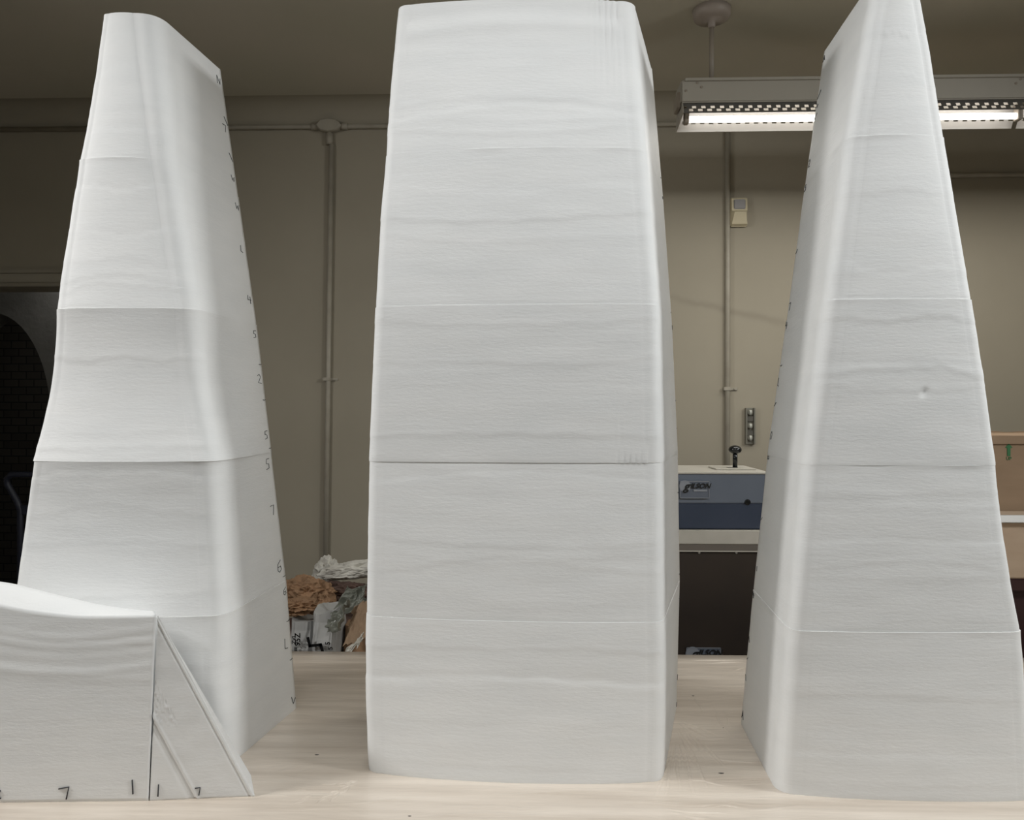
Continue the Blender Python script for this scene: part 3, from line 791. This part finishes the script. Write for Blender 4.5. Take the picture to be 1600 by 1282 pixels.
for k in range(11): an = -math.pi/2 + math.pi*k/10; kp.append((0.0235*math.cos(an)+0.0006, 0.0165*math.sin(an)))
lathe(kb, (hx-mx, 0.165-0.3, zk), kp[1:], 28); obj('knob', kb, BLK, lvo)
hole = at(1168, 785, MY); bm = bmesh.new(); lathe(bm, (hole.x-mx, -0.3, hole.z), [(0.0105, 0.001), (0.0105, -0.002), (0.008, -0.0025)], 24, 'Y'); obj('grommet', bm, BLK, t)
mb('deck', (x0-0.08, MY-0.015, zs), (x1+0.06, MY+0.36, zb_+0.002), OFFW, 0.003)
mb('edge_strip', (x0-0.08, MY-0.010, zw), (x1+0.06, MY+0.34, zs), mat('worn_metal_strip', (0.16, 0.14, 0.12), 0.5), 0.001)
mb('edge_rail', (x0-0.08, MY-0.014, zw-0.004), (x1+0.06, MY+0.34, zw), OFFW, 0.001)
mb('cabinet', (x0-0.07, MY-0.004, 0.0), (x1+0.05, MY+0.34, zw-0.004), DBR, 0.003)
for px in (1092, 1150):
    p = at(px, 863.5, MY); bm = bmesh.new(); lathe(bm, (p.x-mx, -0.304, p.z), [(0.005, 0.0), (0.005, -0.002), (0.003, -0.0035)], 14, 'Y'); obj('screw', bm, CHR, t)
RX = Matrix.Rotation(math.pi/2, 4, 'X')
def badge(x0_, y0_, x1_, y1_, txtpx, ty, size):
    A = at(x0_, y0_, MY-0.004); B = at(x1_, y1_, MY-0.004)
    bo = mb('badge', (A.x, MY-0.0065, B.z), (B.x, MY, A.z), BDK, 0.001)
    bo['label'] = 'silvery maker badge'
    bm = bmesh.new()
    for (xa, za_, xb, zb2) in ((A.x, A.z, B.x, A.z-0.0018), (A.x, B.z+0.0018, B.x, B.z), (A.x, A.z, A.x+0.0018, B.z), (B.x-0.0018, A.z, B.x, B.z)):
        box(bm, (xa-mx, -0.3085, zb2), (xb-mx, -0.305, za_))
    h_ = A.z-B.z
    lathe(bm, (A.x-mx+h_*0.30, -0.306, A.z-h_*0.30), [(h_*0.34, 0.0), (h_*0.34, -0.0015)], 24, 'Y')
    obj('badge_frame', bm, PEW, bo)
    p = at(txtpx, ty, MY-0.01)
    text('lettering', 'ILSON', size*1.12, Matrix.Translation((p.x-mx+0.007, -0.3095, p.z)) @ RX, BLK, bo, shear=0.35, bold=0.0006)
    text('lettering', 'g', size*1.9, Matrix.Translation((A.x-mx+h_*0.36, -0.3095, A.z-h_*0.30)) @ RX, BLK, bo, shear=0.4, bold=0.0010)
    return bo, A, B
bo, A, B = badge(1062, 752, 1108, 779, 1091, 760, 0.022)
bm = bmesh.new(); q0 = at(1083, 765, MY); q1 = at(1104, 768, MY); box(bm, (q0.x-mx, -0.309, q1.z), (q1.x-mx, -0.306, q0.z)); obj('badge_stripe', bm, PEW, bo)
badge(1072, 1012, 1126, 1045, 1106, 1021, 0.026)

# ---------------------------------------------------------------- cartons on a stand at the far right
CARD = mat('brown_cardboard', (0.27, 0.18, 0.11), 0.8); vary(CARD, (0.25, 0.17, 0.105), (0.30, 0.205, 0.13), 5, (1, 1, 3))
CARD2 = mat('pale_cardboard', (0.45, 0.34, 0.24), 0.8); vary(CARD2, (0.42, 0.31, 0.22), (0.47, 0.36, 0.26), 5, (1, 1, 3))
GRN = mat('green_print', (0.03, 0.14, 0.05), 0.7)
MAR = mat('dark_red_brown_stand', (0.035, 0.012, 0.012), 0.5)
QY = 2.45
xa = at(1520, 800, QY).x; xb = xa+0.62
zA = at(1590, 683, QY).z; zB = at(1590, 805, QY).z; zC = at(1590, 816, QY).z; zD = at(1590, 905, QY).z
t = thing('packing_stand', 'dark red-brown stand carrying the cartons right of the right tower', 'stand', (xa+0.3, QY+0.25, 0))
for (sx, sy) in ((0.03, 0.02), (0.57, 0.02), (0.03, 0.46), (0.57, 0.46)):
    bm = bmesh.new(); box(bm, (sx-0.03-0.3, sy-0.02-0.25+0.02, 0), (sx+0.03-0.3, sy+0.02-0.25+0.02, zD-0.04), 0.003); obj('leg', bm, MAR, t)
bm = bmesh.new(); box(bm, (-0.31, -0.25, zD-0.04), (0.34, 0.27, zD), 0.004); obj('shelf', bm, MAR, t)
bm = bmesh.new(); box(bm, (-0.28, -0.22, 0.15), (0.28, 0.23, zD-0.04), 0.004); obj('front_panel', bm, MAR, t)
def carton(label, z0, z1, m, arrow):
    t = thing('cardboard_box', label, 'box', (xa+0.3, QY+0.25, z0), 'cartons right of the right tower')
    bm = bmesh.new(); box(bm, (-0.3, -0.25, 0), (0.3, 0.2, z1-z0), 0.004); obj('carton_body', bm, m, t)
    if arrow:
        h = z1-z0
        for s in (-1, 1):
            bm = bmesh.new(); rows = []
            for k in range(31):
                x = -0.30 + 0.6*k/30; yy = -0.252 if s < 0 else 0.198; w_ = 0.004*noise.noise(Vector((x*20, s, 0)))
                rows.append([bm.verts.new((x, yy-0.004, h-0.022)), bm.verts.new((x, yy-0.002+w_, h+0.004+w_)), bm.verts.new((x, yy+0.006, h+0.003+w_)), bm.verts.new((x, yy+0.004, h-0.02))])
            for a_, b_ in zip(rows[:-1], rows[1:]):
                for q in range(4): bm.faces.new((a_[q], a_[(q+1) % 4], b_[(q+1) % 4], b_[q]))
            bm.faces.new(rows[0]); bm.faces.new(rows[-1][::-1]); obj('torn_flap', bm, m, t)
        c_ = at(1576, 705, QY); cx_ = c_.x-(xa+0.3)
        bm = bmesh.new(); zz = at(1576, 693, QY).z-z0; z2 = at(1576, 713, QY).z-z0; z3 = at(1576, 700, QY).z-z0
        P = [(cx_-0.005, z2), (cx_+0.005, z2), (cx_+0.005, z3), (cx_+0.011, z3), (cx_, zz), (cx_-0.011, z3), (cx_-0.005, z3)]
        va = [bm.verts.new((x, -0.2515, z)) for x, z in P]; vb = [bm.verts.new((x, -0.2500, z)) for x, z in P]
        bm.faces.new(va); bm.faces.new(vb[::-1])
        for k in range(7): bm.faces.new((va[k], va[(k+1) % 7], vb[(k+1) % 7], vb[k]))
        obj('printed_arrow', bm, GRN, t)
        zz = at(1576, 717, QY).z-z0
        text('lettering', 'UP', 0.014, Matrix.Translation((cx_, -0.2512, zz)) @ RX, GRN, t, ext=0.0005)
        tp = bmesh.new(); box(tp, (-0.29, -0.256, 0.0), (0.30, -0.25, 0.012), 0.001); obj('bottom_flap', tp, CARD2, t)
    return t
bm = bmesh.new()
carton('pale cardboard box under the white sheet, beside the right tower', zD, zC, CARD2, False)
bm = bmesh.new(); box(bm, (-0.31, -0.27, 0), (0.33, 0.21, zB-zC), 0.002)
o = obj('foam_sheet', bm, FOAM); o.location = (xa+0.3, QY+0.25, zC); tag(o, 'thin white sheet lying between the two cardboard boxes', 'sheet')
carton('upper brown cardboard box with torn top and green up arrow', zB, zA, CARD, True)

# ---------------------------------------------------------------- hand truck in the doorway
NAVY = mat('dark_blue_steel', (0.014, 0.017, 0.030), 0.4); RUB = mat('black_rubber', (0.01, 0.01, 0.01), 0.7)
HY = 3.30
h0 = at(38, 900, HY); t = thing('hand_truck', 'dark blue hand truck with looped handle standing in the doorway behind the left tower', 'hand truck', (h0.x, HY, 0))
zt_ = at(38, 742, HY).z; xl = at(9, 750, HY).x-h0.x
zn = at(20, 790, HY).z
bm = bmesh.new()
tube(bm, [(xl+0.065, 0.0, 0.15), (xl+0.065, 0, zn-0.02), (xl+0.05, 0, zn+0.02), (xl+0.008, 0, zt_-0.045), (xl+0.004, 0, zt_-0.02), (xl+0.025, 0, zt_), (xl+0.34, 0, zt_), (xl+0.361, 0, zt_-0.02), (xl+0.357, 0, zt_-0.045), (xl+0.315, 0, zn+0.02), (xl+0.30, 0, zn-0.02), (xl+0.30, 0, 0.15)], 0.0135, 12)
obj('frame', bm, NAVY, t)
for z in (0.3, 0.6, 0.9, zn-0.02):
    bm = bmesh.new(); box(bm, (xl+0.065, -0.008, z-0.02), (xl+0.30, 0.008, z+0.02), 0.002); obj('crossbar', bm, NAVY, t)
bm = bmesh.new(); box(bm, (xl+0.02, -0.25, 0.0), (xl+0.34, -0.0, 0.008), 0.002); box(bm, (xl+0.02, -0.012, 0), (xl+0.34, 0.0, 0.18), 0.002); obj('toe_plate', bm, NAVY, t)
bm = bmesh.new(); tube(bm, [(xl-0.03, 0.09, 0.11), (xl+0.40, 0.09, 0.11)], 0.008, 10); box(bm, (xl+0.055, 0, 0.10), (xl+0.075, 0.1, 0.16)); box(bm, (xl+0.29, 0, 0.10), (xl+0.31, 0.1, 0.16)); obj('axle', bm, NAVY, t)
for x in (xl-0.03, xl+0.36):
    bm = bmesh.new(); lathe(bm, (x, 0.09, 0.11), [(0.085, 0.0), (0.105, 0.005), (0.11, 0.02), (0.105, 0.035), (0.085, 0.04)], 28, 'X'); obj('wheel', bm, RUB, t)

# ---------------------------------------------------------------- heap of sacks and paper behind the table
PW = mat('grey_white_sack_paper', (0.42, 0.42, 0.42), 0.6); vary(PW, (0.34, 0.34, 0.34), (0.46, 0.46, 0.45), 6)
PW2 = mat('white_tissue_paper', (0.6, 0.58, 0.52), 0.6); vary(PW2, (0.50, 0.48, 0.43), (0.66, 0.64, 0.58), 9)
PB = mat('brown_kraft_paper', (0.30, 0.17, 0.09), 0.75); vary(PB, (0.22, 0.13, 0.07), (0.34, 0.20, 0.11), 8)
PG = mat('green_grey_plastic', (0.17, 0.18, 0.15), 0.35); vary(PG, (0.14, 0.15, 0.125), (0.22, 0.225, 0.19), 6)
PD = mat('dark_brown_paper', (0.09, 0.05, 0.04), 0.7); vary(PD, (0.07, 0.04, 0.03), (0.11, 0.065, 0.05), 8)
def crumple(name, label, cat, c, rad, m, seed, amp=0.35, group='crumpled packing behind the table', subdiv=4, tilt=(0, 0, 0)):
    bm = bmesh.new(); bmesh.ops.create_icosphere(bm, subdivisions=subdiv, radius=1.0)
    for v_ in bm.verts:
        n_ = v_.co.normalized(); q = n_*1.6 + Vector((seed*3.7, 0, 0))
        ds, _ = noise.voronoi(q*1.3); d2, _ = noise.voronoi(q*3.1)
        k = 1 - amp*(ds[1]-ds[0])*1.0 - amp*0.4*(d2[1]-d2[0]) + amp*0.5*noise.noise(q*1.2)
        v_.co = n_*k
    R_ = Matrix.Rotation(tilt[0], 3, 'X') @ Matrix.Rotation(tilt[1], 3, 'Y') @ Matrix.Rotation(tilt[2], 3, 'Z')
    for v_ in bm.verts:
        v_.co = R_ @ Vector((v_.co.x*rad[0], v_.co.y*rad[1], v_.co.z*rad[2]))
    o = obj(name, bm, m); o.location = c
    return tag(o, label, cat, group)
def sheet(name, label, cat, P, m, seed, n=26, amp=0.02, curl=0.03, thick=0.0015, group='crumpled packing behind the table'):
    """P: four corners (world) bl, br, tr, tl"""
    bm = bmesh.new(); g = []
    o0 = (P[0]+P[1]+P[2]+P[3])/4
    nn = (P[1]-P[0]).cross(P[3]-P[0]).normalized()
    for j in range(n+1):
        r_ = []
        for i in range(n+1):
            u, v_ = i/n, j/n; p = P[0]*(1-u)*(1-v_) + P[1]*u*(1-v_) + P[2]*u*v_ + P[3]*(1-u)*v_
            ds, _ = noise.voronoi(Vector((u*3.2+seed, v_*3.2, seed))); d2, _ = noise.voronoi(Vector((u*7+seed, v_*7, seed)))
            h = amp*(ds[0]*1.6 + d2[0]*0.6 - 0.6) + curl*((2*u-1)**2)
            e = 0.012*noise.noise(Vector((u*5, v_*5, seed)))*(1 if i in (0, n) or j in (0, n) else 0.4)
            r_.append(bm.verts.new(p + nn*h + (P[1]-P[0]).normalized()*e + (P[3]-P[0]).normalized()*e*1.3 - o0))
        g.append(r_)
    for j in range(n):
        for i in range(n): bm.faces.new((g[j][i], g[j][i+1], g[j+1][i+1], g[j+1][i]))
    o = obj(name, bm, m); o.location = o0
    sm = o.modifiers.new('thickness', 'SOLIDIFY'); sm.thickness = thick
    return tag(o, label, cat, group)
SY = 2.62
# three stuffed sacks on the floor carry the heap
def sack(label, px0, px1, pytop, Y, dep, m, seed, prints=None):
    A = at(px0, pytop, Y); B = at(px1, pytop, Y); cx_ = (A.x+B.x)/2; wd = (B.x-A.x)/2; H = A.z
    t = thing('paper_sack', label, 'sack', (cx_, Y+dep, 0), 'stuffed sacks behind the table')
    bm = bmesh.new(); NZ, NA = 90, 96; rows = []
    for j in range(NZ+1):
        z = j/NZ; ring = []
        kz = min(1, 0.86+0.6*z) if z < 0.25 else 1
        if z > 0.9: kz = 1-(z-0.9)/0.1*0.35
        for i in range(NA):
            a_ = 2*math.pi*i/NA; cs, sn = math.cos(a_), math.sin(a_); e_ = 0.45
            x = math.copysign(abs(cs)**e_, cs)*wd*(kz if z < 0.25 else 1); y = math.copysign(abs(sn)**e_, sn)*dep*kz
            q = Vector((cs*1.4+seed, sn*1.4, z*5)); ds, _ = noise.voronoi(q*1.4)
            k = 0.05*(ds[1]-ds[0]) + 0.03*noise.noise(q*3)
            x *= 1-k; y *= 1-k*2.0
            zz = z*H
            if z > 0.97: zz = H + 0.03*noise.noise(Vector((x*14, y*14, seed)))
            ring.append(bm.verts.new((x, y, zz)))
        rows.append(ring)
    for a_, b_ in zip(rows[:-1], rows[1:]):
        for i in range(NA): bm.faces.new((a_[i], a_[(i+1) % NA], b_[(i+1) % NA], b_[i]))
    bm.faces.new(rows[0][::-1])
    c_ = bm.verts.new((0, 0, H*0.985))
    for i in range(NA): bm.faces.new((rows[-1][i], rows[-1][(i+1) % NA], c_))
    so = obj('sack_body', bm, m, t)
    for (s, px, py, sz, rot) in (prints or []):
        p = at(px, py, Y-0.012)
        text('printed_figures', s, sz, Matrix.Translation((p.x-cx_, -dep-0.010, p.z)) @ RX @ Matrix.Rotation(rot, 4, 'Z'), BLK, t, bold=0.0004)
    return t, cx_
t, cx_ = sack('grey white printed paper sack beside the left tower behind the table', 448, 485, 975, 2.56, 0.10, PW, 1,
              [('95Z', 465, 1000, 0.026, math.pi/2), ('lllll', 462, 1015, 0.014, math.pi/2), ('ZVL', 459, 1000, 0.018, math.pi/2)])
t2, cx2 = sack('creased white paper sack with black zigzag print in front of the heap', 483, 523, 962, 2.50, 0.10, PW, 5, [('5', 512, 1006, 0.022, math.pi/2), ('5', 516, 1014, 0.022, math.pi/2)])
bm = bmesh.new()
P = [(481, 998), (484, 1010), (501, 1008), (504, 1019)]
P3 = [at(x, y, 2.488) for x, y in P]
for a_, b_ in zip(P3[:-1], P3[1:]):
    d = (b_-a_).normalized(); s = Vector((-d.z, 0, d.x))*0.0045
    vs = [bm.verts.new(Vector((q.x-cx2, -0.112+dy, q.z))) for dy in (0, 0.002) for q in (a_-s-d*.004, a_+s-d*.004, b_+s+d*.004, b_-s+d*.004)]
    bm.faces.new(vs[:4]); bm.faces.new(vs[4:][::-1])
    for k in range(4): bm.faces.new((vs[k], vs[(k+1) % 4], vs[4+(k+1) % 4], vs[4+k]))
obj('printed_zigzag', bm, BLK, t2)
sack('brown paper sack behind the table touching the middle tower', 531, 592, 985, 2.56, 0.12, PB, 9)
sack('dark sack standing at the back of the heap against the wall side', 436, 600, 978, 2.87, 0.19, PD, 13)
def W(px, Y, z): p = at(px, 700, Y); return Vector((p.x, Y, z))
crumple('crumpled_paper', 'large ball of brown kraft paper beside the left tower', 'paper', W(478, 2.95, 0.890), (0.12, 0.07, 0.070), PB, 2, 0.5, subdiv=5)
crumple('crumpled_paper', 'flatter brown kraft paper lump just above the printed sack', 'paper', W(469, 2.64, 0.918), (0.085, 0.05, 0.030), PB, 7, 0.6, subdiv=5)
crumple('crumpled_paper', 'long white crumpled paper roll on top of the heap', 'paper', W(552, 3.10, 0.950), (0.15, 0.045, 0.040), PW2, 4, 0.4, subdiv=5, tilt=(0, -0.16, 0))
crumple('crumpled_paper', 'white crumpled paper peak topmost on the heap', 'paper', W(508, 3.20, 0.915), (0.055, 0.045, 0.080), PW2, 11, 0.5, subdiv=4, tilt=(0, 0.4, 0))
crumple('crumpled_paper', 'dark brown crumpled paper under the white roll', 'paper', W(540, 3.07, 0.868), (0.15, 0.045, 0.046), PD, 21, 0.5, subdiv=5)
sheet('plastic_sheet', 'upright grey green plastic sheet leaning in the middle of the heap', 'sheet', [at(520, 993, 2.50), at(543, 985, 2.46), at(556, 944, 2.50), at(528, 962, 2.54)], PG, 3, curl=0.02)
sheet('plastic_sheet', 'dark plastic sheet curving up against the middle tower', 'sheet', [at(530, 965, 2.60), at(575, 955, 2.58), at(578, 918, 2.62), at(552, 922, 2.64)], PG, 8, curl=0.025)
sheet('cardboard_scrap', 'slanted brown cardboard scrap at the right of the heap', 'cardboard', [at(537, 1012, 2.44), at(575, 1000, 2.42), at(578, 938, 2.50), at(556, 948, 2.52)], CARD, 5, amp=0.008, curl=0.0, thick=0.004)
sheet('paper_scrap', 'small white paper strip lying low at the right of the heap', 'paper', [at(545, 1022, 2.39), at(570, 1002, 2.37), at(573, 990, 2.38), at(547, 1012, 2.40)], PW2, 6, amp=0.008, curl=0.006)
sheet('paper_scrap', 'brown kraft flap folded between the paper ball and the plastic sheet', 'paper', [at(492, 957, 2.74), at(524, 950, 2.74), at(508, 926, 2.78), at(490, 930, 2.76)], PB, 12, amp=0.012, curl=0.0)
